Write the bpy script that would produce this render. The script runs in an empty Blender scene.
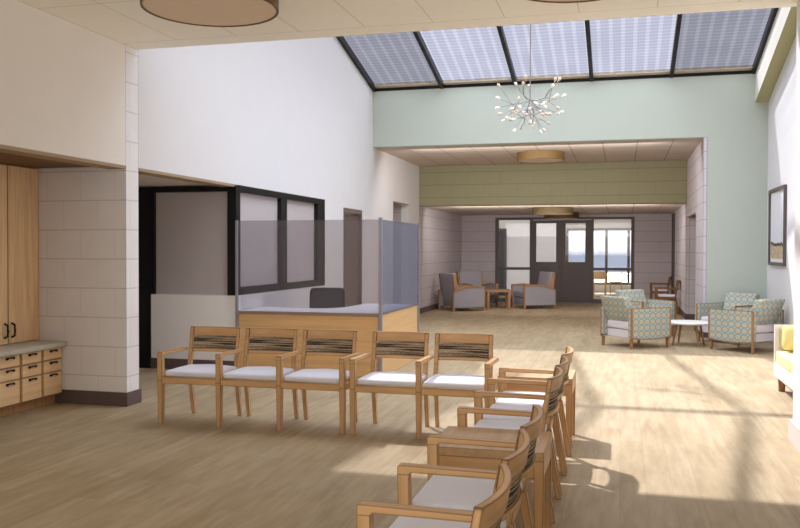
import bpy, bmesh, math, random
from mathutils import Vector, Matrix
from mathutils.geometry import tessellate_polygon
random.seed(7)
C = bpy.context.scene.collection
PI = math.pi

# ------------------------------------------------------------------ materials
def srgb(r, g, b):
    f = lambda c: (c/255/12.92) if c/255 <= .04045 else ((c/255+.055)/1.055)**2.4
    return (f(r), f(g), f(b), 1)

class NT:
    """small helper round a node tree"""
    def __init__(s, name):
        s.m = bpy.data.materials.new(name); s.m.use_nodes = True
        s.t = s.m.node_tree; s.t.nodes.clear()
        s.out = s.n('ShaderNodeOutputMaterial')
    def n(s, typ, **kw):
        nd = s.t.nodes.new(typ)
        for k, v in kw.items(): setattr(nd, k, v)
        return nd
    def l(s, a, b): s.t.links.new(a, b)
    def put(s, sock, v):
        if hasattr(v, 'is_output') or isinstance(v, bpy.types.NodeSocket): s.l(v, sock)
        else: sock.default_value = v
    def math(s, op, a, b=0.0, c=None, clamp=False):
        nd = s.n('ShaderNodeMath', operation=op, use_clamp=clamp)
        s.put(nd.inputs[0], a); s.put(nd.inputs[1], b)
        if c is not None: s.put(nd.inputs[2], c)
        return nd.outputs[0]
    def mix(s, f, a, b, blend='MIX'):
        nd = s.n('ShaderNodeMix', data_type='RGBA', blend_type=blend)
        s.put(nd.inputs[0], f); s.put(nd.inputs[6], a); s.put(nd.inputs[7], b)
        return nd.outputs[2]
    def coord(s):
        return s.n('ShaderNodeTexCoord').outputs['Object']
    def xyz(s):
        nd = s.n('ShaderNodeSeparateXYZ'); s.l(s.coord(), nd.inputs[0]); return nd.outputs
    def vec(s, x, y, z):
        nd = s.n('ShaderNodeCombineXYZ')
        s.put(nd.inputs[0], x); s.put(nd.inputs[1], y); s.put(nd.inputs[2], z)
        return nd.outputs[0]
    def noise(s, vec, scale=1, detail=3, rough=.5):
        nd = s.n('ShaderNodeTexNoise'); s.l(vec, nd.inputs['Vector'])
        nd.inputs['Scale'].default_value = scale; nd.inputs['Detail'].default_value = detail
        nd.inputs['Roughness'].default_value = rough
        return nd.outputs['Fac']
    def ramp(s, v, lo, hi):
        nd = s.n('ShaderNodeMapRange'); nd.clamp = True
        s.put(nd.inputs[0], v); nd.inputs[1].default_value = lo; nd.inputs[2].default_value = hi
        return nd.outputs[0]
    def line(s, v, step, width, off=0.0):
        """1 on thin lines every `step` along coordinate v"""
        a = s.math('SUBTRACT', v, off)
        a = s.math('DIVIDE', a, step)
        a = s.math('FRACT', a)
        a = s.math('SUBTRACT', a, .5)
        a = s.math('ABSOLUTE', a)
        return s.math('GREATER_THAN', a, .5 - width/step/2)
    def finish(s, col, rough=.6, edge=.005, edge_amt=.75, edge_col=(70, 50, 38), spec=.25, metal=0.0, bump=None):
        if edge:
            bv = s.n('ShaderNodeBevel', samples=4); bv.inputs['Radius'].default_value = edge*1.7
            ge = s.n('ShaderNodeNewGeometry')
            dt = s.n('ShaderNodeVectorMath', operation='DOT_PRODUCT')
            s.l(bv.outputs[0], dt.inputs[0]); s.l(ge.outputs['Normal'], dt.inputs[1])
            d = s.math('SUBTRACT', 1.0, dt.outputs['Value'])
            f = s.math('MULTIPLY', s.ramp(d, .004, .07), edge_amt)
            col = s.mix(f, col, srgb(*edge_col))
        b = s.n('ShaderNodeBsdfPrincipled')
        s.put(b.inputs['Base Color'], col); b.inputs['Roughness'].default_value = rough
        b.inputs['Specular IOR Level'].default_value = spec
        b.inputs['Metallic'].default_value = metal
        if bump is not None:
            bp = s.n('ShaderNodeBump'); bp.inputs['Strength'].default_value = .15
            s.l(bump, bp.inputs['Height']); s.l(bp.outputs[0], b.inputs['Normal'])
        s.l(b.outputs[0], s.out.inputs[0])
        return s.m

M = {}
def plain(name, col, rough=.6, edge=.005, amt=.7, var=.04, edge_col=(70, 52, 42), **kw):
    t = NT(name); c = srgb(*col)
    nz = t.noise(t.coord(), 3.0, 3)
    dark = tuple(x*(1-2*var) for x in c[:3])+(1,)
    lite = tuple(min(1, x*(1+2*var)) for x in c[:3])+(1,)
    M[name] = t.finish(t.mix(nz, dark, lite), rough, edge, amt, edge_col, **kw)

def wood(name, col, axis, edge=.004, amt=.75, scale=1.0, contrast=.16, rough=.5):
    t = NT(name); x = t.xyz(); c = srgb(*col)
    s = [26*scale]*3; s[axis] = 1.6*scale
    v = t.vec(t.math('MULTIPLY', x[0], s[0]), t.math('MULTIPLY', x[1], s[1]), t.math('MULTIPLY', x[2], s[2]))
    nz = t.noise(v, 1.0, 4, .6)
    dark = tuple(k*(1-contrast) for k in c[:3])+(1,); lite = tuple(min(1, k*(1+contrast)) for k in c[:3])+(1,)
    M[name] = t.finish(t.mix(t.ramp(nz, .3, .7), dark, lite), rough, edge, amt, (62, 38, 22))

def blocks(name, col, bw=.40, bh=.30, edge=.006, lcol=None, lamt=.32, lw=.012, zoff=0.0):
    t = NT(name); x = t.xyz(); c = srgb(*col)
    u = t.math('ADD', x[0], x[1]); z = t.math('SUBTRACT', x[2], zoff)
    row = t.math('FLOOR', t.math('DIVIDE', z, bh))
    par = t.math('MULTIPLY', t.math('FLOORED_MODULO', row, 2.0), bw/2)
    l1 = t.line(z, bh, lw); l2 = t.math('MULTIPLY', t.line(t.math('ADD', u, par), bw, lw*.8), .5)
    f = t.math('MULTIPLY', t.math('MAXIMUM', l1, l2), lamt)
    nz = t.noise(t.coord(), 5.0, 4)
    base = t.mix(nz, tuple(k*.95 for k in c[:3])+(1,), tuple(min(1, k*1.05) for k in c[:3])+(1,))
    M[name] = t.finish(t.mix(f, base, srgb(*(lcol or (95, 85, 82)))), .8, edge, .6)

def tiles(name, col, sx, sy, ox=0.0, oy=0.0, lcol=(150, 130, 110), lamt=.32, lw=.012, fascia=None):
    t = NT(name); x = t.xyz(); c = srgb(*col)
    f = t.math('MAXIMUM', t.line(x[0], sx, lw, ox), t.line(x[1], sy, lw, oy))
    if fascia: f = t.math('MULTIPLY', f, t.math('LESS_THAN', x[1], fascia))
    f = t.math('MULTIPLY', f, lamt)
    nz = t.noise(t.coord(), 9.0, 4)
    base = t.mix(nz, tuple(k*.97 for k in c[:3])+(1,), tuple(min(1, k*1.03) for k in c[:3])+(1,))
    M[name] = t.finish(t.mix(f, base, srgb(*lcol)), .9, .008, .5)

# floor boards
t = NT('floor_boards'); x = t.xyz()
br = t.n('ShaderNodeTexBrick'); t.l(t.vec(x[1], x[0], 0.0), br.inputs['Vector'])
br.offset = .37; br.inputs['Scale'].default_value = 1
br.inputs['Brick Width'].default_value = 1.3; br.inputs['Row Height'].default_value = .17
br.inputs['Mortar Size'].default_value = .0016; br.inputs['Mortar Smooth'].default_value = .6
br.inputs['Color1'].default_value = srgb(168, 150, 119); br.inputs['Color2'].default_value = srgb(182, 165, 136)
br.inputs['Mortar'].default_value = srgb(140, 118, 90)
g = t.noise(t.vec(t.math('MULTIPLY', x[0], 14), t.math('MULTIPLY', x[1], 1.6), 0.0), 1, 5, .62)
g2 = t.noise(t.vec(t.math('MULTIPLY', x[0], 2.4), t.math('MULTIPLY', x[1], .9), 3.0), 1, 3, .5)
col = t.mix(t.math('MULTIPLY', t.ramp(g, .35, .72), .7), br.outputs['Color'], srgb(140, 116, 84))
col = t.mix(t.math('MULTIPLY', t.ramp(g2, .35, .75), .35), col, srgb(198, 180, 148))
M['floor'] = t.finish(col, .6, 0, spec=.2)

plain('drywall', (225, 224, 225), .9, .008, .5, .01)
plain('half_wall', (254, 252, 252), .9, .008, .5, .005)  # drywall whitened to make up for weak light on the half wall
plain('warm_drywall', (240, 235, 228), .9, .008, .5, .01)
plain('mint', (191, 199, 188), .9, .010, .5, .01)
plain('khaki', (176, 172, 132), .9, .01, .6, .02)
plain('curb_white', (236, 234, 226), .9, .008, .5, .01)
plain('mauve', (104, 90, 87), .6, .006, .6, .03)
plain('pale_base', (214, 204, 198), .6, .006, .5, .02)  # baseboard colour paled, brightness of the sun put into the paint
plain('dark_frame', (98, 89, 88), .5, .008, .5, .03, (40, 34, 34))
plain('black_metal', (26, 24, 25), .45, 0, var=.1)
plain('door_paint', (118, 101, 97), .5, .008, .7, .03)
plain('edge_tan', (168, 145, 118), .7, 0)
blocks('block_pier', (240, 238, 240), lamt=.25)
blocks('block_alcove', (192, 184, 186), .6, .31, .012, lamt=.35, lw=.018)
blocks('block_right', (214, 208, 214), .6, .31, .012, lamt=.3, lw=.018)
blocks('block_green', (160, 156, 126), .8, .31, .012, (105, 104, 78), .4, .02, .10)
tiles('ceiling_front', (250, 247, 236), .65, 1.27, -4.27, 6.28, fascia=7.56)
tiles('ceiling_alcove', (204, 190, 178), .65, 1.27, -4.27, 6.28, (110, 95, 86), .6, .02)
plain('soffit_wood', (120, 88, 58), .6, .006, .5, .05)
plain('reflection_tan', (190, 176, 156), .8, 0)
plain('soffit_light', (214, 204, 196), .9, .006, .4, .02)
wood('oak_v', (244, 206, 160), 2, .006, .85)
wood('oak_dark', (176, 138, 96), 2)
wood('oak_y', (244, 206, 160), 1)
wood('oak_x', (230, 188, 134), 0, .006, .8, .7, .10)
wood('oak_pale', (218, 182, 132), 1, .006, .8, .7, .08)
wood('chair_x', (206, 166, 120), 0, .006, .85)
wood('chair_y', (206, 166, 120), 1, .006, .85)
wood('chair_z', (206, 166, 120), 2, .006, .85)
wood('table_wood', (198, 164, 124), 1)
wood('dark_wood', (128, 92, 66), 2)
wood('leg_wood', (162, 124, 90), 2, .005)
wood('lamp_wood', (118, 92, 52), 0, .012, .6, .5, .1)
wood('lamp_wood_shaded', (84, 68, 42), 0, .012, .6, .5, .1)  # darker copy of the drum wood, shade put into the colour for the lobby
plain('lamp_diffuser', (226, 206, 180), .7, .012, .6, .01)
plain('seat_fabric', (234, 237, 255), .9, .005, .35, .02, (90, 86, 98))
plain('counter_stone', (200, 196, 180), .5, .006, .5, .05)
plain('worktop_white', (240, 240, 246), .4, .006, .5, .01, (80, 80, 90))
plain('mesh_black', (66, 64, 66), .7, .006, .4, .1, (20, 20, 20))
plain('lounge_grey', (152, 148, 156), .9, .012, .7, .03, (58, 52, 56))
plain('cushion_base', (222, 216, 220), .9, .008, .6, .02)
plain('table_white', (246, 244, 240), .4, .006, .4, .01)
plain('sofa_white', (232, 226, 222), .6, .008, .5, .01, (120, 105, 95))
plain('sofa_beige', (196, 184, 160), .9, 0, var=.03)
plain('yellow_pillow', (220, 205, 138), .85, .008, .4, .03, (190, 165, 70))
plain('yellow', (234, 225, 168), .85, .008, .4, .03, (190, 165, 70))
plain('pull_black', (30, 26, 24), .4, 0)
plain('chrome', (150, 146, 142), .35, 0, metal=.6)
plain('bulb_white', (250, 246, 246), .2, 0, var=.01)
plain('bulb_amber', (222, 204, 184), .2, 0, var=.01)
plain('post_metal', (150, 148, 156), .4, .004, .4)
plain('ground_sand', (226, 216, 196), .9, 0)
plain('mirror_grey', (70, 74, 78), .3, 0)

# woven backrest cloth
t = NT('woven'); x = t.xyz()
st = t.noise(t.vec(t.math('MULTIPLY', x[0], 1.5), 0.0, t.math('MULTIPLY', x[2], 95)), 1, 3, .7)
ds = t.noise(t.vec(t.math('MULTIPLY', x[0], 90), 0.0, t.math('MULTIPLY', x[2], 60)), 1, 2)
col = t.mix(t.ramp(st, .42, .58), srgb(32, 25, 22), srgb(200, 180, 152))
col = t.mix(t.math('MULTIPLY', t.ramp(ds, .45, .6), .45), col, srgb(60, 48, 42))
M['woven'] = t.finish(col, .9, 0)

# lounge chair cloth: rows of beige and teal lozenges with dark outlines
def pattern(name, A, B, line=(92, 98, 92)):
    t = NT(name); x = t.xyz()
    u = t.math('ADD', x[0], x[1]); z = x[2]
    w, h = .118, .098
    ci = t.math('FLOOR', t.math('DIVIDE', u, w)); ri = t.math('FLOOR', t.math('DIVIDE', z, h))
    uu = t.math('ABSOLUTE', t.math('SUBTRACT', t.math('FRACT', t.math('DIVIDE', u, w)), .5))
    vv = t.math('ABSOLUTE', t.math('SUBTRACT', t.math('FRACT', t.math('DIVIDE', z, h)), .5))
    d = t.math('MAXIMUM', t.math('MULTIPLY', vv, 1.06), t.math('MULTIPLY', t.math('ADD', uu, t.math('MULTIPLY', vv, .5)), .86))
    f = t.math('GREATER_THAN', d, .40)
    ring = t.math('MULTIPLY', t.math('GREATER_THAN', d, .37), t.math('LESS_THAN', d, .44))
    dot = t.math('LESS_THAN', t.math('ADD', uu, vv), .10)
    edge2 = t.math('MULTIPLY', t.math('GREATER_THAN', t.math('MULTIPLY', t.math('MINIMUM', uu, vv), t.math('GREATER_THAN', d, .48)), .36), .3)
    col = t.mix(f, srgb(*A), srgb(*B))
    col = t.mix(edge2, col, srgb(226, 226, 222))
    col = t.mix(t.math('MULTIPLY', dot, .25), col, srgb(*line))
    col = t.mix(t.math('MULTIPLY', ring, .5), col, srgb(*line))
    M[name] = t.finish(col, .9, .007, .6, (70, 66, 56))
pattern('lozenge', (190, 182, 158), (146, 168, 170), (104, 112, 108))

# picture: hazy sky over a sandy bluff
t = NT('landscape'); x = t.xyz()
nz = t.noise(t.vec(t.math('MULTIPLY', x[1], 3.0), 0.0, 0.0), 1, 4, .6)
hz = t.math('ADD', -.27, t.math('MULTIPLY', t.math('SUBTRACT', nz, .5), .28))
up = t.math('GREATER_THAN', x[2], hz)
band = t.math('MULTIPLY', t.math('LESS_THAN', t.math('SUBTRACT', hz, x[2]), .05), t.math('SUBTRACT', 1.0, up))
dn = t.noise(t.vec(t.math('MULTIPLY', x[1], 4), 0.0, t.math('MULTIPLY', x[2], 14)), 1, 4)
sand = t.mix(dn, srgb(150, 126, 92), srgb(226, 206, 172))
sand = t.mix(band, sand, srgb(62, 52, 44))
sky = t.mix(t.ramp(x[2], -.3, .6), srgb(226, 228, 238), srgb(240, 240, 244))
M['landscape'] = t.finish(t.mix(up, sand, sky), .5, 0)

def glass(name, tint, refl=.06, haze=0.0, hcol=(200, 200, 210), grid=None, tint2=None):
    t = NT(name)
    tr = t.n('ShaderNodeBsdfTransparent'); tr.inputs[0].default_value = srgb(*tint)
    if grid:
        x = t.xyz()
        a = t.line(x[0], grid[0], grid[0]*.32); b = t.line(x[1], grid[1], grid[1]*.32)
        f = t.math('MULTIPLY', t.math('ADD', a, b), .5)
        nz = t.noise(t.vec(x[0], x[1], 0.0), 1.3, 2)
        f = t.math('ADD', f, t.math('MULTIPLY', t.math('SUBTRACT', nz, .5), .8), clamp=True)
        t.l(t.mix(f, srgb(*tint), srgb(*tint2)), tr.inputs[0])
    gl = t.n('ShaderNodeBsdfGlossy'); gl.inputs['Roughness'].default_value = .02
    mx = t.n('ShaderNodeMixShader'); mx.inputs[0].default_value = refl
    t.l(tr.outputs[0], mx.inputs[1]); t.l(gl.outputs[0], mx.inputs[2])
    o = mx.outputs[0]
    if haze:
        df = t.n('ShaderNodeBsdfDiffuse'); df.inputs[0].default_value = srgb(*hcol)
        m2 = t.n('ShaderNodeMixShader'); m2.inputs[0].default_value = haze
        t.l(o, m2.inputs[1]); t.l(df.outputs[0], m2.inputs[2]); o = m2.outputs[0]
    t.l(o, t.out.inputs[0]); M[name] = t.m
glass('screen_glass', (232, 229, 230), .03, .10, (176, 170, 172))
glass('side_glass', (212, 213, 222), .03, .36, (140, 144, 160))
glass('office_glass', (200, 196, 196), .05, .7, (222, 214, 214))
glass('far_glass', (244, 244, 246), .02)
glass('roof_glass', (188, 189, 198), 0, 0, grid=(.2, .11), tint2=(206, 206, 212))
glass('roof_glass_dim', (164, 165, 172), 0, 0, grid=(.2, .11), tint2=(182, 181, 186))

# ------------------------------------------------------------------ mesh building
class MB:
    def __init__(s): s.v = []; s.f = []
    def add(s, vs, fs):
        o = len(s.v); s.v += [tuple(p) for p in vs]; s.f += [tuple(i+o for i in f) for f in fs]; return s
    def hexa(s, p):   # 4 bottom (ccw) + 4 top
        return s.add(p, [(3, 2, 1, 0), (4, 5, 6, 7), (0, 1, 5, 4), (1, 2, 6, 5), (2, 3, 7, 6), (3, 0, 4, 7)])
    def box(s, x0, x1, y0, y1, z0, z1):
        return s.hexa([(x0, y0, z0), (x1, y0, z0), (x1, y1, z0), (x0, y1, z0), (x0, y0, z1), (x1, y0, z1), (x1, y1, z1), (x0, y1, z1)])
    def taper(s, a, b, ha, hb):
        """square bar from a to b (mostly vertical), half sizes (hx,hy) at each end"""
        r = []
        for p, h in ((a, ha), (b, hb)):
            r += [(p[0]-h[0], p[1]-h[1], p[2]), (p[0]+h[0], p[1]-h[1], p[2]), (p[0]+h[0], p[1]+h[1], p[2]), (p[0]-h[0], p[1]+h[1], p[2])]
        return s.hexa(r)
    def tube(s, pts, rad, n=8, caps=True):
        pts = [Vector(p) for p in pts]; k = len(pts)
        rs = rad if isinstance(rad, (list, tuple)) else [rad]*k
        up = Vector((0, 0, 1)); ring = []
        for i, p in enumerate(pts):
            d = (pts[min(i+1, k-1)]-pts[max(i-1, 0)]).normalized()
            u = d.cross(up)
            if u.length < 1e-4: u = d.cross(Vector((0, 1, 0)))
            u.normalize(); w = u.cross(d)
            ring.append([p+(u*math.cos(2*PI*j/n)+w*math.sin(2*PI*j/n))*rs[i] for j in range(n)])
        vs = [q for r in ring for q in r]; fs = []
        for i in range(k-1):
            for j in range(n):
                fs.append((i*n+j, i*n+(j+1) % n, (i+1)*n+(j+1) % n, (i+1)*n+j))
        if caps: fs += [tuple(range(n))[::-1], tuple((k-1)*n+j for j in range(n))]
        return s.add(vs, fs)
    def lathe(s, prof, n=24, c=(0, 0, 0)):
        vs = []; fs = []
        for r, z in prof:
            for j in range(n):
                vs.append((c[0]+r*math.cos(2*PI*j/n), c[1]+r*math.sin(2*PI*j/n), c[2]+z))
        k = len(prof)
        for i in range(k-1):
            for j in range(n): fs.append((i*n+j, i*n+(j+1) % n, (i+1)*n+(j+1) % n, (i+1)*n+j))
        fs += [tuple(range(n))[::-1], tuple((k-1)*n+j for j in range(n))]
        return s.add(vs, fs)
    def rbox(s, x0, x1, y0, y1, z0, z1, r, n=7, fn=None):
        """rounded box; fn may bend the points"""
        c = Vector(((x0+x1)/2, (y0+y1)/2, (z0+z1)/2)); h = Vector(((x1-x0)/2, (y1-y0)/2, (z1-z0)/2))
        r = min(r, h.x*.98, h.y*.98, h.z*.98)
        def ax(hh):
            inn = hh-r
            return [-hh, -hh+r*.3, -inn] + [-inn+2*inn*i/n for i in range(1, n)] + [inn, hh-r*.3, hh]
        idx = {}; vs = []; fs = []
        def vid(p):
            q = Vector((max(-h.x+r, min(h.x-r, p[0])), max(-h.y+r, min(h.y-r, p[1])), max(-h.z+r, min(h.z-r, p[2]))))
            d = Vector(p)-q
            if d.length > 1e-9: q = q+d.normalized()*r
            key = (round(q.x, 5), round(q.y, 5), round(q.z, 5))
            if key not in idx:
                idx[key] = len(vs); w = q+c
                vs.append(fn(w) if fn else w)
            return idx[key]
        A = [ax(h.x), ax(h.y), ax(h.z)]
        for a in range(3):
            b, d = (a+1) % 3, (a+2) % 3
            for sg in (-1, 1):
                for i in range(len(A[b])-1):
                    for j in range(len(A[d])-1):
                        q = []
                        for (ii, jj) in ((i, j), (i+1, j), (i+1, j+1), (i, j+1)):
                            p = [0, 0, 0]; p[a] = sg*h[a]; p[b] = A[b][ii]; p[d] = A[d][jj]; q.append(vid(p))
                        if sg < 0: q = q[::-1]
                        qq = []
                        for k in q:
                            if k not in qq: qq.append(k)
                        if len(qq) > 2: fs.append(tuple(qq))
        return s.add(vs, fs)
    def poly(s, loops, axis, t0, t1):
        """flat polygon with holes, extruded along axis. axis 'x': points are (y,z); 'y': (x,z); 'z': (x,y)"""
        mk = {'x': lambda p, t: (t, p[0], p[1]), 'y': lambda p, t: (p[0], t, p[1]), 'z': lambda p, t: (p[0], p[1], t)}[axis]
        flat = [p for l in loops for p in l]; n = len(flat)
        tri = tessellate_polygon([[Vector((p[0], p[1], 0)) for p in l] for l in loops])
        vs = [mk(p, t0) for p in flat]+[mk(p, t1) for p in flat]
        fs = [tuple(a) for a in tri]+[tuple(i+n for i in a[::-1]) for a in tri]
        o = 0
        for l in loops:
            k = len(l)
            for i in range(k):
                a, b = o+i, o+(i+1) % k
                fs.append((a, b, b+n, a+n))
            o += k
        return s.add(vs, fs)
    def mesh(s, name, m, smooth=None):
        me = bpy.data.meshes.new(name)
        me.from_pydata(s.v, [], s.f); me.update()
        bm = bmesh.new(); bm.from_mesh(me)
        bmesh.ops.recalc_face_normals(bm, faces=bm.faces); bm.to_mesh(me); bm.free()
        me.materials.append(M[m] if isinstance(m, str) else m)
        if smooth is not None:
            for p in me.polygons: p.use_smooth = True
            me.set_sharp_from_angle(angle=math.radians(smooth))
        return me

def link(name, data, parent=None, loc=(0, 0, 0), rot=(0, 0, 0)):
    o = bpy.data.objects.new(name, data); C.objects.link(o)
    if parent: o.parent = parent
    o.location = loc; o.rotation_euler = rot
    return o
def part(name, mb, m, parent, smooth=None, loc=(0, 0, 0), rot=(0, 0, 0), label=None):
    o = link(name, mb.mesh(name, m, smooth) if isinstance(mb, MB) else mb, parent, loc, rot)
    if label: o['label'] = label
    return o
def thing(name, label, cat, loc=(0, 0, 0), rz=0.0, group=None):
    o = link(name, None, None, loc, (0, 0, rz)); o.empty_display_size = .2
    o['label'] = label; o['category'] = cat
    if group: o['group'] = group
    return o
def tag(o, label, cat, group=None):
    o['label'] = label; o['category'] = cat
    if group: o['group'] = group
    return o
def struct(name, mb, m, parent=None, smooth=None):
    o = link(name, mb.mesh(name, m, smooth), parent)
    if not parent: o['kind'] = 'structure'
    return o
def B(*a): return MB().box(*a)

# ------------------------------------------------------------------ the setting
XL, XR = -4.87, 2.53        # long side walls of the hall
YC, YM, YB, YD = 7.82, 16.4, 20.45, 26.2   # ceiling edge, mint wall, beam, door wall
ZC, ZS, ZE, ZRG = 3.67, 2.445, 4.79, 5.82  # ceiling, soffit, eaves, ridge
YR = 12.11

struct('floor', B(-8.0, 4.2, -3.4, 33.3, -.12, 0), 'floor')
g = struct('ground', B(-40, 40, 33.4, 75, -.5, -.35), 'ground_sand')

# left wall over the cabinet niche, block pier, long hall wall
struct('wall_left', MB().poly([[(-3.2, 0), (5.6, 0), (5.6, ZS), (7.6, ZS), (7.6, ZC), (-3.2, ZC)]], 'x', XL-.2, XL), 'warm_drywall')
struct('wall_pier', MB().poly([[(-6.9, 0), (XL, 0), (XL, ZC), (XL-.2, ZC), (XL-.2, ZS), (-6.9, ZS)]], 'y', 7.6, 7.83), 'block_pier')
struct('wall_hall_left', MB().poly([[
    (7.83, ZS), (13.53, ZS), (13.53, 1.0), (10.15, 1.0), (10.15, 0), (14.53, 0), (14.53, 2.36), (15.63, 2.36), (15.63, 0),
    (17.97, 0), (17.97, 2.67), (19.4, 2.67), (19.4, 0), (YB, 0), (YB, ZC), (16.6, ZC), (16.6, ZE), (YR, ZRG), (YC-.2, ZE), (YC-.2, ZC), (7.83, ZC)]],
    'x', XL-.2, XL), 'drywall')
struct('trim_1', B(XL-.2, XL+.004, 7.835, 10.08, ZS-.03, ZS), 'edge_tan')
struct('trim_2', B(XL-.2, XL+.004, 5.6, 7.6, ZS-.03, ZS), 'edge_tan')
struct('wall_alcove_left', B(XL-.2, XL, YB, YD, 0, 2.69), 'block_alcove')
# niche and office behind the left wall
struct('ceiling_niche', B(-7.7, XL-.2, 5.4, 7.6, ZS, ZS+.1), 'soffit_wood')
struct('wall_niche_back', B(-6.9, -6.75, 5.4, 7.6, 0, ZS), 'warm_drywall')
struct('wall_niche_end', B(-6.75, XL-.2, 5.4, 5.6, 0, ZS), 'warm_drywall')
struct('ceiling_office', B(-7.9, XL-.2, 7.6, 14.0, ZS+.001, ZS+.12), 'soffit_light')
struct('wall_office_left', B(-7.9, -7.7, 7.6, 14.0, 0, ZS), 'drywall')
struct('wall_office_back', B(-7.7, XL-.2, 13.8, 14.0, 0, ZS), 'drywall')
struct('wall_office_front', B(-7.7, -6.9, 7.6, 7.83, 0, ZS), 'drywall')
struct('wall_half', B(-6.12, XL+.002, 10.135, 10.27, 0, 1.0), 'half_wall')
# corner office window
w = link('window_1', None); w['kind'] = 'structure'
f = MB()
f.box(-6.12, XL+.005, 10.12, 10.25, 2.36, ZS-.02)         # head facing the hall
f.box(-6.12, -6.06, 10.12, 10.25, 1.0, 2.36)
f.box(XL-.12, XL+.005, 10.12, 10.25, 1.0, 2.36)           # corner post
f.box(XL-.12, XL+.005, 10.25, 13.53, 2.36, ZS)            # side run head
f.box(XL-.12, XL+.005, 10.25, 13.53, 1.0, 1.10)
f.box(XL-.12, XL+.005, 11.64, 11.86, 1.1, 2.36)
f.box(XL-.12, XL+.005, 13.18, 13.53, 1.1, 2.36)
struct('window_frame', f, 'black_metal', w)
struct('window_pane', B(-6.06, XL-.12, 10.17, 10.18, 1.0, 2.36), 'office_glass', w)
struct('window_pane', B(XL-.07, XL-.06, 10.25, 11.64, 1.1, 2.36), 'office_glass', w)
struct('window_pane', B(XL-.07, XL-.06, 11.86, 13.18, 1.1, 2.36), 'office_glass', w)
d = link('door_1', None); d['kind'] = 'structure'
f = MB(); f.box(-6.36, -6.12, 10.12, 10.25, 0, ZS-.02); f.box(-7.68, -6.36, 10.12, 10.25, 2.32, ZS-.02); f.box(-7.68, -7.5, 10.12, 10.25, 0, 2.32)
f.box(-7.5, -6.36, 10.14, 10.2, 0, .22)
struct('door_frame', f, 'black_metal', d)
struct('door_pane', B(-7.5, -6.36, 10.16, 10.17, .22, 2.32), 'office_glass', d)
# hall door and corridor on the left
d = link('door_2', None); d['kind'] = 'structure'
struct('door_leaf', B(XL-.10, XL-.05, 14.58, 15.58, 0, 2.26), 'door_paint', d)
f = MB(); f.box(XL-.2, XL+.012, 14.53, 14.58, 0, 2.36); f.box(XL-.2, XL+.012, 15.58, 15.63, 0, 2.36); f.box(XL-.2, XL+.012, 14.58, 15.58, 2.27, 2.36)
struct('door_frame', f, 'door_paint', d)
struct('door_handle', MB().tube([(XL-.05, 15.48, 1.0), (XL+.0, 15.48, 1.0), (XL+.0, 15.36, 1.0)], .01), 'chrome', d)
f = MB(); f.box(-7.0, XL-.2, 17.8, 17.97, 0, 2.67); f.box(-7.0, XL-.2, 19.4, 19.6, 0, 2.67); f.box(-7.2, -7.0, 17.8, 19.6, 0, 2.67)
struct('wall_corridor_left', f, 'block_alcove')
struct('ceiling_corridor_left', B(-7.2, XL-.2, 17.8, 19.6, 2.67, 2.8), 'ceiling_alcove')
struct('trim_3', B(XL-.6, XL-.45, 17.97, 19.4, 2.12, 2.22), 'dark_frame')

# ceilings
struct('ceiling', B(XL-.2, 2.75, -3.4, YC, ZC, ZC+.22), 'ceiling_front')
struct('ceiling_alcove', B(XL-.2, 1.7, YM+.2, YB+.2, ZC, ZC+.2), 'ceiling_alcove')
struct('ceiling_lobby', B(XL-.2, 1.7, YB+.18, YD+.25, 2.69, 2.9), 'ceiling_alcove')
struct('wall_clerestory', B(XL-.2, 2.75, YC-.2, YC, ZC+.22, ZE), 'drywall')

# mint wall, beam and lobby walls
struct('wall_back', MB().poly([[(XL, ZC), (1.5, ZC), (1.5, 0), (2.72, 0), (2.72, ZE), (XL, ZE)]], 'y', YM, YM+.2), 'mint')
struct('wall_beam', B(XL, 1.44, YB, YB+.18, 2.69, ZC), 'block_green')
struct('wall_alcove_right', MB().poly([[(16.402, 0), (18.0, 0), (18.0, 2.36), (20.4, 2.36), (20.4, 0), (24.9, 0), (24.9, 2.66), (26.1, 2.66), (26.1, 0), (YD, 0), (YD, ZC), (16.402, ZC)]], 'x', 1.44, 1.5), 'block_right')
f = MB(); f.box(1.5, 3.4, 20.4, 20.55, 0, 2.36); f.box(1.5, 3.4, 17.85, 18.0, 0, 2.36); f.box(3.4, 3.55, 17.85, 20.55, 0, 2.36)
struct('wall_corridor_right', f, 'block_right')
struct('ceiling_corridor_right', B(1.5, 3.55, 17.85, 20.55, 2.36, 2.5), 'soffit_wood')
d = link('door_3', None); d['kind'] = 'structure'
struct('door_leaf', B(1.46, 1.5, 24.98, 26.02, 0, 2.58), 'dark_wood', d)
f = MB(); f.box(1.42, 1.55, 24.9, 24.98, 0, 2.66); f.box(1.42, 1.55, 26.02, 26.1, 0, 2.66); f.box(1.42, 1.55, 24.98, 26.02, 2.58, 2.66)
struct('door_frame', f, 'dark_frame', d)
struct('wall_lobby', MB().poly([[(XL-.2, 0), (-3.80, 0), (-3.80, 2.60), (.36, 2.60), (.36, 0), (1.7, 0), (1.7, 2.69), (XL-.2, 2.69)]], 'y', YD, YD+.2), 'block_alcove')
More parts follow.
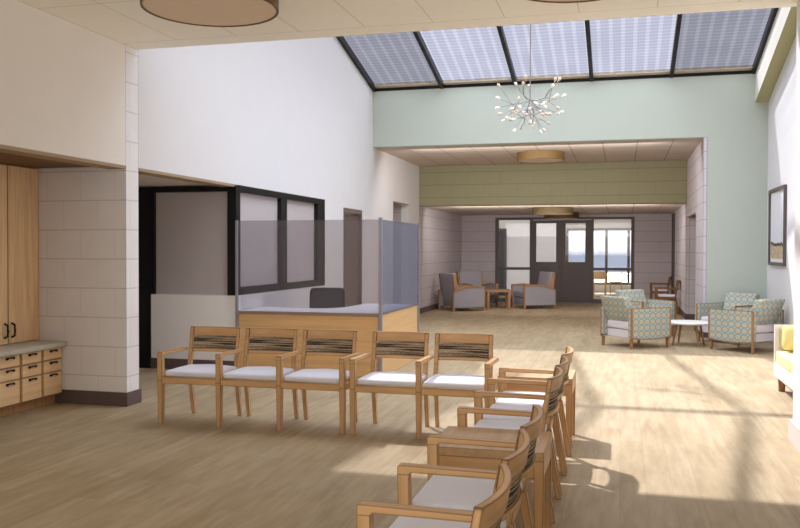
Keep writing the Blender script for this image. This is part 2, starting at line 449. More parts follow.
# double doors with side lights
d = link('door_4', None); d['kind'] = 'structure'
y0, y1 = YD-.03, YD+.08
f = MB()
f.box(-3.80, .36, y0, y1, 2.53, 2.60)
for a, b in ((-3.80, -3.70), (-2.74, -2.665), (-.89, -.82), (.27, .36)): f.box(a, b, y0, y1, 0, 2.53)
for a, b in ((-3.70, -2.74), (-.82, .27)):
    f.box(a, b, y0, y1, .99, 1.07); f.box(a, b, y0, y1, 0, .12)
struct('door_frame', f, 'dark_frame', d)
for a, b in ((-3.70, -2.74), (-.82, .27)):
    struct('side_light', B(a, b, YD+.02, YD+.03, 1.07, 2.53), 'far_glass', d)
    struct('side_light', B(a, b, YD+.02, YD+.03, .12, .99), 'far_glass', d)
for i, (a, b) in enumerate(((-2.665, -1.781), (-1.779, -.89))):
    g0, g1 = (a+.12, b-.16) if i == 0 else (a+.12, b-.17)
    lf = struct('door_leaf', MB().poly([[(a, .01), (b, .01), (b, 2.52), (a, 2.52)], [(g0, 1.24), (g1, 1.24), (g1, 2.42), (g0, 2.42)]], 'y', YD, YD+.05), 'dark_frame', d)
    p = struct('door_pane', B(g0, g1, YD+.02, YD+.03, 1.24, 2.42), 'far_glass', lf)
    hx = b-.06 if i == 0 else a+.06
    struct('door_handle', MB().tube([(hx, YD, .95), (hx, YD-.05, .95), (hx, YD-.05, 1.2), (hx, YD, 1.2)], .012), 'chrome', lf)
# room beyond the doors
struct('wall_sunroom_left', B(-6.2, -6.0, YD+.2, 29.6, 0, 2.9), 'drywall')
struct('wall_sunroom_partition', MB().poly([[(-6.0, 0), (-4.75, 0), (-4.75, 2.35), (-3.9, 2.35), (-3.9, 0), (-2.0, 0), (-2.0, 2.9), (-6.0, 2.9)]], 'y', 29.6, 29.8), 'drywall')
struct('wall_sunroom_side', B(-2.3, -2.1, 29.8, 33.1, 0, 2.9), 'drywall')
struct('wall_sunroom_right', B(3.2, 3.4, YD+.4, 33.1, 0, 2.9), 'drywall')
struct('wall_sunroom_front', B(1.7, 3.4, YD+.2, YD+.4, 0, 2.9), 'drywall')
struct('ceiling_sunroom', B(-6.2, 3.4, YD+.2, 33.3, 2.9, 3.05), 'drywall')
d = link('door_5', None); d['kind'] = 'structure'
f = MB(); f.box(-4.75, -4.67, 29.55, 29.8, 0, 2.35); f.box(-3.98, -3.9, 29.55, 29.8, 0, 2.35); f.box(-4.67, -3.98, 29.55, 29.8, 2.27, 2.35)
struct('door_frame', f, 'dark_frame', d)
struct('door_leaf', B(-4.67, -3.98, 29.66, 29.7, 0, 2.27), 'mirror_grey', d)
struct('wall_sunroom_back', MB().poly([[(-2.1, 0), (3.4, 0), (3.4, 2.9), (-2.1, 2.9)], [(-2.05, .32), (.45, .32), (.45, 2.42), (-2.05, 2.42)]], 'y', 33.0, 33.2), 'drywall')
w = link('window_2', None); w['kind'] = 'structure'
f = MB()
f.box(-2.05, .47, 32.95, 33.1, 2.34, 2.44); f.box(-2.05, .47, 32.95, 33.1, .30, .38)
for xx in (-2.02, -1.30, -.56, .25, .44): f.box(xx-.05, xx+.05, 32.95, 33.1, .38, 2.34)
struct('window_frame', f, 'dark_frame', w)
struct('window_pane', B(-2.0, .44, 33.02, 33.03, .38, 2.36), 'far_glass', w)

# right side of the hall, right front wall
struct('wall_right', MB().poly([[(7.6, 0), (YM, 0), (YM, ZE), (YR, ZRG), (7.6, ZE)]], 'x', XR, XR+.2), 'drywall')
struct('wall_front_right', MB().poly([[(1.405, -3.2), (1.605, -3.2), (1.605, 7.5), (XR, 7.5), (XR, 7.72), (1.405, 7.72)]], 'z', 0, ZC), 'drywall')
struct('wall_front', B(XL-.2, 1.6, -3.4, -3.2, 0, ZC), 'warm_drywall')

# skylight: gable of five bays, glass on both slopes
w = link('window_3', None); w['kind'] = 'structure'
f = MB(); gl = []
mx = [XL, -3.45, -2.01, -.57, .87, 2.31]
th = .07
def slope(x0, x1, ya, za, yb, zb, up0, up1, mb):
    mb.hexa([(x0, ya, za+up0), (x1, ya, za+up0), (x1, yb, zb+up0), (x0, yb, zb+up0), (x0, ya, za+up1), (x1, ya, za+up1), (x1, yb, zb+up1), (x0, yb, zb+up1)])
for (ya, yb) in ((YM+.05, YR), (YC-.05, YR)):
    for i, xx in enumerate(mx):
        a, b = (xx, xx+.06) if i == 0 else ((xx-.06, xx) if i == 5 else (xx-.035, xx+.035))
        slope(a, b, ya, ZE, yb, ZRG, -.02, .10, f)
    sg = -1 if ya > yb else 1
    dz = (ZRG-ZE)/abs(yb-ya)*.07
    slope(XL, 2.31, ya, ZE, ya+sg*.045, ZE+dz*.64, -.02, .10, f)
f.box(XL, 2.31, YR-.06, YR+.06, ZRG-.06, ZRG+.1)
struct('window_frame', f, 'black_metal', w)
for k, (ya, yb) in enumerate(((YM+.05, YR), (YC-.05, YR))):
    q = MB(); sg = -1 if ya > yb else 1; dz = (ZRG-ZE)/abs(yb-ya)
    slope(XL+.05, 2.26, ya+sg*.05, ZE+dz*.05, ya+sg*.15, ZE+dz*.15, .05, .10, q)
    struct('reflection_strip', q, 'reflection_tan', w)  # opaque tan strip stands in for the curb's reflection in the glass
    for i in range(5):
        q = MB(); slope(mx[i], mx[i+1], ya, ZE, yb, ZRG, .06, .065, q)
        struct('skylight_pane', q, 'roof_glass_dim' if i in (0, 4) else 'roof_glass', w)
# sloped white curb along the right wall under the skylight
q = MB()
for (ya, yb) in ((YM, YR), (YC, YR)): slope(2.31, XR, ya, ZE, yb, ZRG, -.52, .06, q)
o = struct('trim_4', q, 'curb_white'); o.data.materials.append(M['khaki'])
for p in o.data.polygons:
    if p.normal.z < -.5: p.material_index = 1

# baseboards
H = .14
struct('baseboard_pier', MB().poly([[(-6.9, 7.6), (-6.9, 7.583), (XL+.017, 7.583), (XL+.017, 7.85), (XL, 7.85), (XL, 7.6)]], 'z', 0, H), 'mauve')
struct('baseboard_half', B(-6.12, XL+.015, 10.12, 10.135, 0, H), 'mauve')
f = MB()
for a, b in ((10.15, 14.53), (15.63, 17.97), (19.4, YD)): f.box(XL, XL+.017, a, b, 0, H)
struct('baseboard_left', f, 'mauve')
f = MB(); f.box(XL, -3.8, YD-.017, YD, 0, H); f.box(.36, 1.44, YD-.017, YD, 0, H)
struct('baseboard_lobby', f, 'mauve')
f = MB(); f.box(1.423, 1.44, 20.4, 24.9, 0, H); f.box(1.423, 1.44, 16.385, 18.0, 0, H); f.box(1.44, 3.4, 20.383, 20.4, 0, H)
struct('baseboard_alcove', f, 'mauve')
struct('baseboard_back', B(1.44, XR, YM-.017, YM, 0, H), 'mauve')
struct('baseboard_right', B(XR-.017, XR, 7.72, YM-.017, 0, H), 'pale_base')
struct('baseboard_front', MB().poly([[(1.405, -3), (1.375, -3), (1.375, 7.75), (XR-.02, 7.75), (XR-.02, 7.72), (1.405, 7.72)]], 'z', 0, .17), 'pale_base')

# ------------------------------------------------------------------ tandem seating
SP = .585
def arc_bar(w, z0, z1, y0, th, sag, tilt, n=10):
    """horizontal rail bowed back in the middle"""
    mb = MB(); vs = []
    for i in range(n+1):
        x = -w/2+w*i/n; y = y0+sag*(1-(2*x/w)**2)
        for (dz, dy) in ((z0, 0), (z0, th), (z1, th), (z1, 0)):
            vs.append((x, y+dy+(dz-.44)*tilt, dz))
    fs = [(0, 1, 2, 3), tuple(n*4+k for k in (3, 2, 1, 0))]
    for i in range(n):
        for k in range(4): fs.append((i*4+k, i*4+(k+1) % 4, (i+1)*4+(k+1) % 4, (i+1)*4+k))
    return mb.add(vs, fs)
cache = {}
def get(key, mb, m, smooth=None):
    if key not in cache: cache[key] = mb().mesh(key, m, smooth)
    return cache[key]
TL = .17
def front_leg():
    m = MB(); m.taper((0, -.265, 0), (0, -.265, .40), (.019, .021), (.024, .026)); m.taper((0, -.265, .40), (0, -.27, .628), (.024, .026), (.023, .026)); return m
def rear_leg():
    return MB().taper((0, .262, 0), (0, .182, .43), (.015, .016), (.018, .024))
def arm_bar():
    m = MB()
    pr = [(-.296, .655), (-.290, .662), (.192, .655), (.199, .628), (-.235, .632), (-.244, .620), (-.296, .620)]
    return m.poly([pr], 'x', -.024, .024)
def backframe():
    m = MB()
    for s in (-1, 1):
        z0, z1 = .43, .845
        ys = lambda z: .177+(z-.44)*TL
        x = s*.245
        m.hexa([(x-.018, ys(z0)-.022, z0), (x+.018, ys(z0)-.022, z0), (x+.018, ys(z0)+.022, z0), (x-.018, ys(z0)+.022, z0),
                (x-.018, ys(z1)-.012, z1), (x+.018, ys(z1)-.012, z1), (x+.018, ys(z1)+.012, z1), (x-.018, ys(z1)+.012, z1)])
    for z0, z1 in ((.765, .85), (.612, .642)):
        b = arc_bar(.524, z0, z1, .162, .028, .045, TL); m.add(b.v, b.f)
    return m
def seat_pad():
    def fn(p):
        x, y, z = p
        if z > .47: z += .012*math.sin(max(0, min(1, (y+.25)/.46))*PI)*(1-(x/.3)**2)-.006+(.012 if y > .1 else 0)*(1-abs(x)/.3)
        return Vector((x, y, z))
    return MB().rbox(-.262, .262, -.262, .188, .435, .492, .022, 6, fn)
def tandem(n, label, loc, rz, group='ganged guest seating', wd=None):
    tone = lambda m: wd or m; sx = wd or ''
    t = thing('tandem_chair', label, 'chair', loc, rz, group)
    f = MB(); W = n*SP
    f.box(0, W, -.283, -.245, .375, .432); f.box(0, W, .15, .185, .375, .432)
    for i in range(n+1): f.box(i*SP-.018, i*SP+.018, -.25, .17, .38, .43)
    part('seat_frame', get('seat_frame%d' % n+sx, lambda: f, tone('chair_x')), None, t)
    for i in range(n+1):
        part('leg', get('front_leg'+sx, front_leg, tone('chair_z')), None, t, loc=(i*SP, 0, 0))
        part('armrest', get('arm'+sx, arm_bar, tone('chair_y')), None, t, loc=(i*SP, 0, 0))
    for i in range(n):
        cx = (i+.5)*SP
        for s in (-1, 1): part('leg', get('rear_leg'+sx, rear_leg, tone('chair_z')), None, t, loc=(cx+s*.245, 0, 0))
        part('seat_cushion', get('pad', seat_pad, 'seat_fabric', 50), None, t, loc=(cx, 0, 0))
        bk = part('backrest', get('backframe'+sx, backframe, tone('chair_x'), 40), None, t, loc=(cx, 0, 0))
        part('woven_panel', get('woven', lambda: arc_bar(.49, .640, .768, .172, .008, .045, TL), 'woven', 40), None, bk)
    return t
tandem(3, 'row of three joined oak guest chairs in front of the desk, left of the pair', (-4.085, 7.20, 0), 0)
tandem(2, 'pair of joined oak guest chairs in front of the desk corner', (-2.235, 7.20, 0), 0)
tandem(3, 'nearest row of three joined oak chairs, seen side on with backs to the right', (-.645, 4.155, 0), -PI/2)
tandem(3, 'row of three joined oak chairs seen side on between the two end tables', (-.645, 6.715, 0), -PI/2)
tandem(1, 'dark brown wooden armchair against the right lobby wall just past the corridor opening', (1.12, 22.55, 0), -PI/2, 'brown wooden armchairs in the lobby', 'dark_wood')
tandem(1, 'dark brown wooden armchair in the far right lobby corner, partly behind the other brown one', (1.09, 25.6, 0), -PI/2, 'brown wooden armchairs in the lobby', 'dark_wood')

# end tables
def end_table(label, y0, y1):
    x0, x1 = -.985, -.378
    t = thing('end_table', label, 'table', ((x0+x1)/2, (y0+y1)/2, 0), 0, 'oak end tables in the seating row')
    hx, hy = (x1-x0)/2, (y1-y0)/2
    part('table_top', B(-hx, hx, -hy, hy, .515, .56), 'table_wood', t)
    a = MB(); a.box(-hx+.05, hx-.05, -hy+.004, -hy+.03, .42, .515); a.box(-hx+.05, hx-.05, hy-.03, hy-.004, .42, .515)
    a.box(-hx+.004, -hx+.03, -hy+.05, hy-.05, .42, .515); a.box(hx-.03, hx-.004, -hy+.05, hy-.05, .42, .515)
    part('apron', a, 'chair_x', t)
    for sx in (-1, 1):
        for sy in (-1, 1):
            part('leg', MB().taper((sx*(hx-.027), sy*(hy-.027), 0), (sx*(hx-.027), sy*(hy-.027), .515), (.022, .022), (.026, .026)), 'chair_z', t)
end_table('square oak end table between the two side-on chair rows, nearer of the two', 4.36, 4.89)
end_table('square oak end table with sunlit top at the far end of the side-on chairs', 6.93, 7.48)

# ------------------------------------------------------------------ reception desk, glass screen, office chair
t = thing('reception_desk', 'oak front reception desk with white curved worktop behind the guest chairs', 'desk', (-3.9, 11.2, 0))
ox, oy = 3.9, -11.2
def D(x0, x1, y0, y1, z0, z1): return B(x0+ox, x1+ox, y0+oy, y1+oy, z0, z1)
part('front_panel', D(XL+.02, -2.935, 10.13, 10.165, 0, .797), 'oak_x', t)
part('side_panel', D(-2.935, -2.895, 10.13, 12.06, 0, .80), 'oak_pale', t)
pl = [(XL+.02, 10.166), (-2.936, 10.166), (-2.936, 12.04), (-3.68, 12.04), (-3.70, 11.4)]
for k in range(1, 9):
    a = PI/2*k/9; pl.append((-4.05+.35*math.cos(a), 11.4-.55*math.sin(a)))
pl += [(-4.3, 10.82), (-4.6, 10.9), (XL+.02, 11.0)]
part('worktop', MB().poly([[(p[0]+ox, p[1]+oy) for p in pl]], 'z', .76, .80), 'worktop_white', t)
part('end_panel', D(-3.66, -2.935, 12.0, 12.04, 0, .76), 'oak_x', t)

t = thing('glass_screen', 'wide clear glass privacy screen with slim posts along the desk front', 'screen', (-2.9, 10.1, 0))
ox, oy = 2.9, -10.1
part('pane', D(XL+.03, -2.915, 10.092, 10.102, .76, 1.975), 'screen_glass', t)
part('post', D(XL+.012, XL+.042, 10.08, 10.11, 0, 1.98), 'post_metal', t)
part('post', D(-2.92, -2.878, 10.082, 10.122, 0, 2.0), 'post_metal', t)
t = thing('glass_screen', 'narrow bluish glass privacy screen along the right side of the desk', 'screen', (-2.87, 11.1, 0))
ox, oy = 2.87, -11.1
part('pane', D(-2.888, -2.880, 10.125, 12.05, .79, 1.975), 'side_glass', t)
part('post', D(-2.892, -2.868, 12.05, 12.08, 0, 1.99), 'post_metal', t)

t = thing('office_chair', 'black mesh back office chair behind the reception desk', 'chair', (-4.10, 11.58, 0), math.radians(14))
def rrect(w, z0, z1, r, n=5, top=1.0):
    pts = []
    for cx, cz, a0 in ((w-r, z0+r, -PI/2), (w-r, z1-r, 0), (-w+r, z1-r, PI/2), (-w+r, z0+r, PI)):
        for k in range(n+1):
            a = a0+PI/2*k/n; pts.append((cx+r*math.cos(a), cz+r*math.sin(a)))
    return pts
def bent(mb, k=.14, z0=.5):
    mb.v = [(x, y+(z-z0)*k-.5*x*x, z) for x, y, z in mb.v]; return mb
bk = part('backrest', bent(MB().poly([rrect(.25, .55, 1.06, .07), rrect(.215, .585, 1.025, .05)[::-1]], 'y', -.29, -.255)), 'black_metal', t)
part('mesh_panel', bent(MB().poly([rrect(.22, .58, 1.03, .05)], 'y', -.276, -.270)), 'mesh_black', bk)
part('seat', MB().rbox(-.25, .25, -.22, .24, .42, .50, .035, 5), 'mesh_black', t, 50)
part('back_bracket', MB().tube([(0, -.1, .42), (0, -.27, .44), (0, -.29, .62)], .025), 'black_metal', t)
part('gas_column', MB().lathe([(.03, .09), (.03, .25), (.022, .25), (.022, .42)], 12), 'black_metal', t)
for k in range(5):
    a = 2*PI*k/5
    lg = part('base_leg', MB().tube([(0, 0, .10), (.28*math.cos(a), .28*math.sin(a), .07)], [.025, .015]), 'black_metal', t)
    part('caster', MB().lathe([(.012, 0), (.028, .01), (.028, .045), (.012, .058)], 10, (.28*math.cos(a), .28*math.sin(a), .0)), 'black_metal', lg)

# ------------------------------------------------------------------ cabinets in the niche
XF = -5.62
names = ['drawer cabinet against the block pier under the counter', 'second oak drawer cabinet from the block pier under the counter',
         'third oak drawer cabinet from the block pier, at the photo edge', 'fourth oak drawer cabinet from the block pier, cut off by the photo edge']
for i in range(4):
    y1 = 7.6-.0005-i*.316; y0 = y1-.315
    t = thing('base_cabinet', ('oak ' if i == 0 else '')+names[i], 'cabinet', (XF-.28, (y0+y1)/2, 0), 0, 'oak drawer cabinets under the counter')
    hy = .1575
    c = MB(); c.box(-.28, .262, -hy, hy, .10, .592); c.box(-.28, .20, -hy, hy, 0, .10)
    part('carcass', c, 'oak_dark', t)
    for (z0, z1) in ((.475, .582), (.350, .462), (.115, .337)):
        dr = part('drawer', B(.262, .28, -hy+.018, hy-.018, z0, z1), 'oak_y', t)
        pm = MB()
        pm.poly([[(-.05, z1-.012), (.05, z1-.012), (.05, z1-.034), (.03, z1-.024), (-.03, z1-.024), (-.05, z1-.034)]], 'x', .28, .302)
        part('drawer_pull', pm, 'pull_black', dr)
tag(link('countertop', MB().rbox(-6.75, -5.555, 6.33, 7.598, .593, .648, .012, 3).mesh('countertop', 'counter_stone', 40)), 'pale stone countertop lying on the oak drawer cabinets', 'countertop')
t = thing('tall_cabinet', 'tall oak two-door cabinet standing on the counter in the niche', 'cabinet', (-6.3, 6.97, .649))
part('carcass', B(-.44, .38, -.45, .628, 0, 1.79), 'oak_v', t)
for s, (a, b) in ((-1, (-.448, .160)), (1, (.168, .626))):
    dr = part('door', B(.38, .40, a, b, .005, 1.785), 'oak_v', t)
    yy = .164+s*.05
    part('handle', MB().tube([(.40, yy, .07), (.435, yy, .085), (.44, yy, .14), (.435, yy, .195), (.40, yy, .21)], .011, 8), 'pull_black', dr)

# ------------------------------------------------------------------ ceiling drum lights
def drum(label, x, y, z, r, h, shade='lamp_wood'):
    t = thing('ceiling_light', label, 'ceiling light', (x, y, z), 0, 'round drum ceiling lights')
    m = MB(); n = 48; vs = []
    for rr, zz in ((r, 0), (r, -h), (r-.015, -h), (r-.015, 0)):
        vs += [(rr*math.cos(2*PI*j/n), rr*math.sin(2*PI*j/n), zz) for j in range(n)]
    fs = [(k*n+j, k*n+(j+1) % n, ((k+1) % 4)*n+(j+1) % n, ((k+1) % 4)*n+j) for k in range(4) for j in range(n)]
    m.add(vs, fs)
    part('drum_shade', m, shade, t, 40)
    part('diffuser', MB().lathe([(r-.016, -h+.02), (r-.016, -h+.006)], 48), 'lamp_diffuser', t, 40)
    return t
drum('large wooden drum light on the front ceiling at upper left', -3.16, 6.12, ZC, .535, .17)
drum('large drum light on the front ceiling cut by the top edge, in the middle', -.32, 6.12, ZC, .535, .17)
drum('wooden drum light under the alcove ceiling in front of the green beam', -1.68, 18.2, ZC, .50, .17)
drum('wooden drum light under the low lobby ceiling, nearer of two overlapping ones', -1.72, 22.0, 2.69, .52, .17, 'lamp_wood_shaded')
drum('wooden drum light under the low lobby ceiling closest to the dark doors', -1.70, 25.0, 2.69, .50, .17, 'lamp_wood_shaded')

# ------------------------------------------------------------------ branching chandelier
t = thing('chandelier', 'branching twig chandelier with white and amber bulbs hanging under the skylight', 'chandelier', (-1.27, 12.1, 3.73))
part('stem', MB().tube([(0, 0, ZRG-3.73-.1), (0, 0, 0)], .008, 6), 'chrome', t)
rnd = random.Random(4)
bulbs = []
def twig(mb, p, q, bow, r0, r1):
    m = (p+q)/2+bow; mb.tube([p, m, q], [r0, (r0+r1)/2, r1], 6)
NB = 13
for i in range(NB):
    a = 2*PI*i/NB+rnd.uniform(-.15, .15)
    el = [-.05, -.55, -1.05][i % 3]+rnd.uniform(-.12, .12)
    d = Vector((math.cos(a)*math.cos(el), math.sin(a)*math.cos(el), math.sin(el)))
    mb = MB(); p0 = Vector((0, 0, 0)); p1 = d*.27
    twig(mb, p0, p1, Vector((0, 0, -.02)), .008, .006)
    ends = []
    for k in range(4):
        off = Vector((rnd.uniform(-1, 1), rnd.uniform(-1, 1), rnd.uniform(-.7, 1.0)))*.17
        q = p1+d*rnd.uniform(.08, .18)+off
        if q.length > .44: q = q.normalized()*.44
        if i % 3 == 0 and k == 0: q.z = .2
        st = p1 if k < 3 else d*.16
        twig(mb, st, q, (q-st).cross(Vector((0, 0, 1)))*.08, .0055, .0045)
        ends.append((q, (q-st).normalized()))
    part('branch', mb, 'chrome', t)
    for q, dd in ends: bulbs.append((q, dd))
bw = MB().lathe([(.004, -.002), (.006, .01), (.015, .028), (.022, .046), (.02, .062), (.01, .075), (.003, .08)], 12)
mw = bw.mesh('bulb', 'bulb_white', 60); ma = bw.mesh('bulb', 'bulb_amber', 60)
for k, (q, dd) in enumerate(bulbs):
    o = link('bulb', mw if k % 2 else ma, t, q, (0, 0, 0)); o.rotation_euler = dd.to_track_quat('Z', 'Y').to_euler()

# ------------------------------------------------------------------ patterned armchairs and round table
def lozenge_chair(label, x, y, ang):
    """faces local -y, width along x"""
    t = thing('armchair', label, 'armchair', (x, y, 0), ang, 'patterned armchairs around the white table')
    W, Dp = .39, .41
    part('seat_base', MB().box(-W+.09, W-.09, -Dp+.02, Dp-.08, .17, .30), 'cushion_base', t)
    part('seat_cushion', MB().rbox(-W+.09, W-.09, -Dp, Dp-.06, .305, .44, .03, 4), 'cushion_base', t, 40)
    def lean(p):
        return Vector((p[0], p[1]+(p[2]-.42)*.42, p[2]))
    part('back_cushion', MB().rbox(-W+.10, W-.10, Dp-.22, Dp-.07, .44, .84, .02, 3, lean), 'lozenge', t, 40)
    for s in (-1, 1):
        a, b = (W-.09, W) if s > 0 else (-W, -W+.09)
        ar = part('arm_panel', MB().poly([[(-Dp, .19), (-Dp*.5, .165), (0, .16), (Dp*.5, .165), (Dp, .19), (Dp, .655), (-Dp, .655)]], 'x', a+.003, b-.003), 'lozenge', t)
        f = MB()
        o0, o1 = (b-.035, b) if s > 0 else (a, a+.035)
        for yy in (-Dp, Dp-.022): f.box(o0, o1, yy-.002, yy+.024, .15, .66)
        f.poly([[(-Dp, .17), (-Dp*.5, .150), (0, .143), (Dp*.5, .150), (Dp, .17), (Dp, .192), (Dp*.5, .168), (0, .162), (-Dp*.5, .168), (-Dp, .192)]], 'x', o0, o1)
        f.box(o0, o1, -Dp, Dp, .655, .662)
        part('arm_trim', f, 'leg_wood', ar)
        for yy in (-Dp+.025, Dp-.025):
            cx = (a+b)/2
            part('leg', MB().taper((cx, yy, 0), (cx, yy, .16), (.016, .016), (.024, .022)), 'leg_wood', t)
    return t
# heading: local -y turned to the facing direction
def face(dx, dy): return math.atan2(dx, -dy)
def place_corner(label, corner, fdir, side):
    """corner = rear foot on the given side (+1 = local +x)"""
    a = face(*fdir); R = Matrix.Rotation(a, 3, 'Z')
    c = Vector((corner[0], corner[1], 0))-R @ Vector((side*.365, .385, 0))
    return lozenge_chair(label, c.x, c.y, a)
place_corner('teal and beige patterned armchair seen from behind, front left of the white table', (.17, 14.10), (.76, .65), -1)
place_corner('teal and beige patterned armchair seen from behind, nearest the yellow sofa', (1.955, 13.97), (-.72, .69), 1)
a = face(.62, -.78); lozenge_chair('patterned armchair facing the camera, rear left of the white table', .42, 16.55, a)
a = face(-.62, -.78); lozenge_chair('patterned armchair facing the camera, in the corner beside the mint wall', 1.83, 15.78, a)

t = thing('coffee_table', 'round white coffee table on tapered wood legs among the patterned armchairs', 'table', (1.10, 15.05, 0))
part('table_top', MB().lathe([(.39, .365), (.41, .378), (.41, .39), (.40, .395)], 40), 'table_white', t, 40)
for k in range(4):
    a = 2*PI*k/4+.5
    part('leg', MB().tube([(.30*math.cos(a), .30*math.sin(a), 0), (.22*math.cos(a), .22*math.sin(a), .365)], [.014, .024], 10), 'leg_wood', t, 40)

# ------------------------------------------------------------------ sofa with pillow
t = thing('sofa', 'white framed sofa with yellow seat cushions along the right wall', 'sofa', (2.1, 9.4, 0))
def S(x0, x1, y0, y1, z0, z1): return B(x0-2.1, x1-2.1, y0-9.4, y1-9.4, z0, z1)
X0, X1, Y0, Y1 = 1.70, 2.50, 8.55, 10.47
fr = MB()
for (a, b) in ((Y1-.05, Y1), (Y0, Y0+.05)):
    fr.poly([[(X0-2.1, .17), (X1-2.1, .17), (X1-2.1, .75), (X0-2.1, .75)]], 'y', a-9.4, b-9.4)
q = S(X0, X0+.04, Y0+.05, Y1-.05, .17, .32); fr.add(q.v, q.f)
q = S(X1-.05, X1, Y0+.05, Y1-.05, .17, .75); fr.add(q.v, q.f)
part('frame', fr, 'sofa_white', t)
for (a, b) in ((Y1-.10, Y1-.052), (Y0+.052, Y0+.10)):
    part('arm_pad', S(X0+.05, X1-.05, a, b, .32, .715), 'sofa_beige', t)
part('seat_base', S(X0+.04, X1-.05, Y0+.05, Y1-.05, .18, .30), 'sofa_beige', t)
for (a, b) in ((9.52, Y1-.105), (Y0+.105, 9.51)):
    part('seat_cushion', MB().rbox(X0+.005-2.1, X1-.22-2.1, a-9.4, b-9.4, .322, .46, .02, 4), 'yellow', t, 40)
for (a, b) in ((9.52, Y1-.105), (Y0+.105, 9.51)):
    part('back_cushion', MB().rbox(X1-.215-2.1, X1-.055-2.1, a-9.4, b-9.4, .322, .74, .04, 4), 'sofa_beige', t, 40)
part('plinth_rail', S(X0+.03, X0+.06, Y0+.06, Y1-.06, .135, .17), 'leg_wood', t)
for xx in (X0+.07, X1-.07):
    for yy in (Y0+.1, Y1-.09):
        part('leg', MB().taper((xx-2.1, yy-9.4, 0), (xx-2.1, yy-9.4, .17), (.03, .03), (.04, .04)), 'leg_wood', t)
def pil(p):
    x, y, z = p; u, w = x/.2, z/.14
    k = max(0, 1-(abs(u)**3+abs(w)**3)/2.2)
    return Vector((x, y*(.25+1.1*k), z))
o = link('throw_pillow', MB().rbox(-.2, .2, -.075, .075, -.14, .14, .05, 6, pil).mesh('throw_pillow', 'yellow_pillow', 60), None, (1.945, 10.25, .615), (math.radians(-14), math.radians(5), math.radians(6)))
tag(o, 'yellow throw pillow leaning on the far arm of the sofa', 'pillow')

# framed picture on the right wall
t = thing('framed_picture', 'tall framed landscape print of pale sky over sandy bluff on the right wall', 'picture', (XR, 15.27, 2.0))
f = MB().poly([[(-.735, -.65), (.735, -.65), (.735, .65), (-.735, .65)], [(-.68, -.595), (-.68, .595), (.68, .595), (.68, -.595)]], 'x', -.045, 0)
part('frame', f, 'dark_frame', t)
part('mat_board', B(-.012, -.004, -.69, .69, -.605, .605), 'table_white', t)
part('print', B(-.018, -.012, -.62, .62, -.535, .535), 'landscape', t)

# ------------------------------------------------------------------ grey lounge chairs in the lobby
def lounge(label, x, y, fdir):
    t = thing('lounge_chair', label, 'armchair', (x, y, 0), face(*fdir), 'grey lounge chairs in the lobby')
    W, Dp = .43, .45
    part('seat_cushion', MB().rbox(-W+.06, W-.06, -Dp+.02, Dp-.16, .30, .46, .03, 4), 'lounge_grey', t, 40)
    part('seat_base', MB().box(-W+.06, W-.06, -Dp+.05, Dp-.12, .12, .30), 'lounge_grey', t)
    def lean(p): return Vector((p[0], p[1]+(p[2]-.2)*.16, p[2]))
    bk = part('backrest', MB().rbox(-W+.07, W-.07, Dp-.22, Dp-.10, .14, 1.0, .03, 4, lean), 'lounge_grey', t, 40)
    for s in (-1, 1):
        xa = s*(W-.05)
        part('back_edge', MB().hexa([(xa-.02, Dp-.20+.03, .45), (xa+.02, Dp-.20+.03, .45), (xa+.02, Dp-.07+.03, .45), (xa-.02, Dp-.07+.03, .45),
                                      (xa-.02, Dp-.18+.12, .97), (xa+.02, Dp-.18+.12, .97), (xa+.02, Dp-.10+.12, .97), (xa-.02, Dp-.10+.12, .97)]), 'leg_wood', bk)
        a, b = (W-.06, W) if s > 0 else (-W, -W+.06)
        pr = [(-Dp, .10), (Dp, .10), (Dp, .50), (Dp*.4, .585), (-.1, .62), (-Dp, .62)]
        ar = part('side_panel', MB().poly([pr], 'x', a, b), 'lounge_grey', t)
        top = [(-Dp-.02, .60), (-.1, .62), (Dp*.4, .585), (Dp, .50), (Dp, .535), (Dp*.4, .63), (-.1, .665), (-Dp-.02, .645)]
        part('arm_cap', MB().poly([top], 'x', a-.012, b+.012), 'leg_wood', ar)
        part('leg', MB().taper((s*(W-.03), -Dp+.005, 0), (s*(W-.03), -Dp-.005, .60), (.026, .026), (.026, .026)), 'leg_wood', t)
        part('leg', MB().taper((s*(W-.03), Dp+.0, 0), (s*(W-.03), Dp, .52), (.026, .026), (.026, .026)), 'leg_wood', t)
    return t
lounge('grey lounge chair with wooden arm caps seen from behind, nearest the left lobby wall', -4.10, 22.05, (.77, .64))
lounge('grey lounge chair facing out of the lobby corner behind the small wooden table', -3.98, 23.75, (.62, -.78))
lounge('grey lounge chair turned left in front of the dark double doors', -2.36, 23.55, (-.85, -.52))
t = thing('side_table', 'small square wooden table between the grey lounge chairs', 'table', (-3.28, 23.05, 0), .25)
part('table_top', B(-.34, .34, -.34, .34, .46, .52), 'leg_wood', t)
for sx in (-1, 1):
    for sy in (-1, 1): part('leg', MB().taper((sx*.28, sy*.28, 0), (sx*.28, sy*.28, .46), (.03, .03), (.035, .035)), 'leg_wood', t)

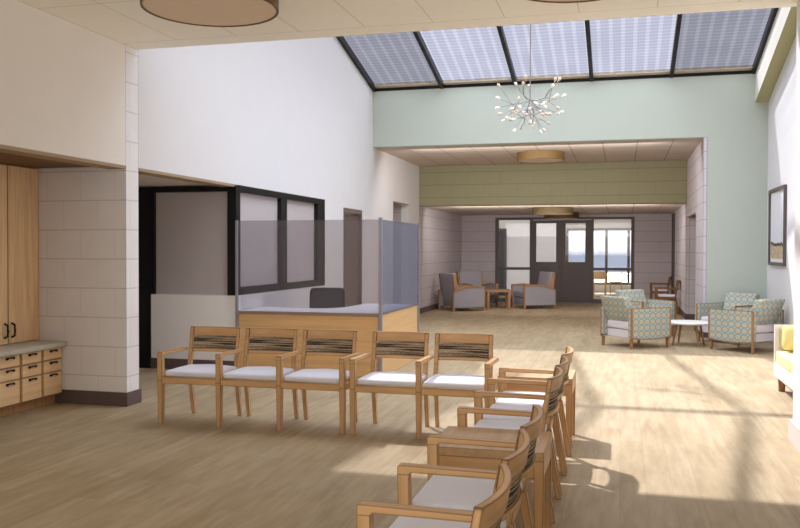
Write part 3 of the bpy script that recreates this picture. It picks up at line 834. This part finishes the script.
# furniture seen through the right side light
t = thing('dining_table', 'pale wood table in the bright room beyond the glass doors', 'table', (-1.0, 31.3, 0))
part('table_top', B(-.5, .5, -.4, .4, .70, .74), 'oak_pale', t)
for sx in (-1, 1):
    for sy in (-1, 1): part('leg', MB().taper((sx*.44, sy*.34, 0), (sx*.44, sy*.34, .70), (.025, .025), (.03, .03)), 'oak_pale', t)
def dchair(label, x, y, a):
    t = thing('dining_chair', label, 'chair', (x, y, 0), a, 'pale chairs in the room beyond the doors')
    part('seat', MB().rbox(-.22, .22, -.22, .22, .43, .47, .015, 3), 'oak_pale', t, 40)
    part('backrest', MB().rbox(-.22, .22, .19, .22, .58, .86, .012, 3), 'oak_pale', t, 40)
    for sx in (-1, 1):
        part('leg', MB().taper((sx*.19, -.19, 0), (sx*.19, -.19, .43), (.015, .015), (.02, .02)), 'oak_pale', t)
        part('leg', MB().taper((sx*.19, .20, 0), (sx*.19, .20, .6), (.015, .015), (.02, .02)), 'oak_pale', t)
dchair('pale wooden chair on the near side of the table beyond the doors', -.75, 30.6, PI)
dchair('pale wooden chair at the right end of the table beyond the doors', -.2, 31.35, PI/2*3)

# ------------------------------------------------------------------ light
sun = bpy.data.lights.new('sun', 'SUN'); sun.energy = 13.5; sun.angle = math.radians(1.4); sun.color = (1.0, .97, .86)
so = link('sun', sun); so.rotation_euler = Vector((.55, -.56, -1)).to_track_quat('-Z', 'Y').to_euler()

def area(name, loc, aim, sx, sy, watts, col):
    l = bpy.data.lights.new(name, 'AREA'); l.shape = 'RECTANGLE'; l.size = sx; l.size_y = sy; l.energy = watts; l.color = col
    o = link(name, l, None, loc); o.rotation_euler = (Vector(aim)-Vector(loc)).to_track_quat('-Z', 'Y').to_euler(); return o
area('front_fill', (-1.7, -2.6, 2.0), (-2.3, 2.6, 4.6), 5.0, 1.6, 88, (1, .98, .95))  # added fill behind the camera, no window here; lifts front ceiling and walls
area('lobby_fill', (-1.7, 20.75, 2.35), (-1.7, 25, 1.5), 5.0, .5, 50, (1, .95, .92))  # added fill behind the beam to brighten the lobby, no fixture
area('alcove_fill', (-1.7, 16.75, 3.45), (-1.7, 20, 1.0), 5.0, .4, 50, (1, .95, .92))  # added fill hidden behind the mint wall, brightens the alcove
area('sunroom_fill', (-1.5, 26.6, 1.6), (-1.5, 33, 1.4), 5.0, 2.0, 45, (1, 1, 1))  # added fill just past the door wall, brightens the room beyond

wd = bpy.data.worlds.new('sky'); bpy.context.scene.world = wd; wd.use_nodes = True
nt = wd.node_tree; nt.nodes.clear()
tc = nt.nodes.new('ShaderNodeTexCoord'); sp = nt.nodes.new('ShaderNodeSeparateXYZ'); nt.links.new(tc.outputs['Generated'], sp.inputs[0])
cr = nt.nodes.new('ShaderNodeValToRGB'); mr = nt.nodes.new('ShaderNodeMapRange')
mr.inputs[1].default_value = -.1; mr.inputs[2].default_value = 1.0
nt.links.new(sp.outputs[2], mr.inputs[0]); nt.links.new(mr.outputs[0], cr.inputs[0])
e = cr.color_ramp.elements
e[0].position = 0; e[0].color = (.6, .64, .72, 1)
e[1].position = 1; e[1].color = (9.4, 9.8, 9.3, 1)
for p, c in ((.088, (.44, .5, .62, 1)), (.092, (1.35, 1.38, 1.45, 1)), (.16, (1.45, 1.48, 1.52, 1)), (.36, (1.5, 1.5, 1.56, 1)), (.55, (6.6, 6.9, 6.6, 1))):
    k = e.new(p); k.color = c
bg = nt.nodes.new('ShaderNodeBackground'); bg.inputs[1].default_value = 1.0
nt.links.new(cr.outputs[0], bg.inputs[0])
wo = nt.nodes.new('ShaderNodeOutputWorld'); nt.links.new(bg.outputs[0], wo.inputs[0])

# ------------------------------------------------------------------ camera
cam = bpy.data.cameras.new('camera'); co = link('camera', cam)
F, yaw, pitch, roll = 845.1, .256495, -.01677, .00202
cam.sensor_fit = 'HORIZONTAL'; cam.sensor_width = 36.0; cam.lens = F/800*36
fw = Vector((-math.sin(yaw)*math.cos(pitch), math.cos(yaw)*math.cos(pitch), math.sin(pitch)))
r = Vector((math.cos(yaw), math.sin(yaw), 0)); u = r.cross(fw)
r2 = r*math.cos(roll)+u*math.sin(roll); u2 = u*math.cos(roll)-r*math.sin(roll)
co.matrix_world = Matrix(((r2.x, u2.x, -fw.x, 0), (r2.y, u2.y, -fw.y, 0), (r2.z, u2.z, -fw.z, 1.6), (0, 0, 0, 1)))
cam.clip_start = .05; cam.clip_end = 500
sc = bpy.context.scene; sc.camera = co
sc.view_settings.view_transform = 'Standard'; sc.view_settings.look = 'None'
sc.view_settings.exposure = 0.42; sc.view_settings.gamma = 1.0
sc.cycles.diffuse_bounces = 6; sc.cycles.max_bounces = 10; sc.cycles.transparent_max_bounces = 16
sc.cycles.sample_clamp_indirect = 6
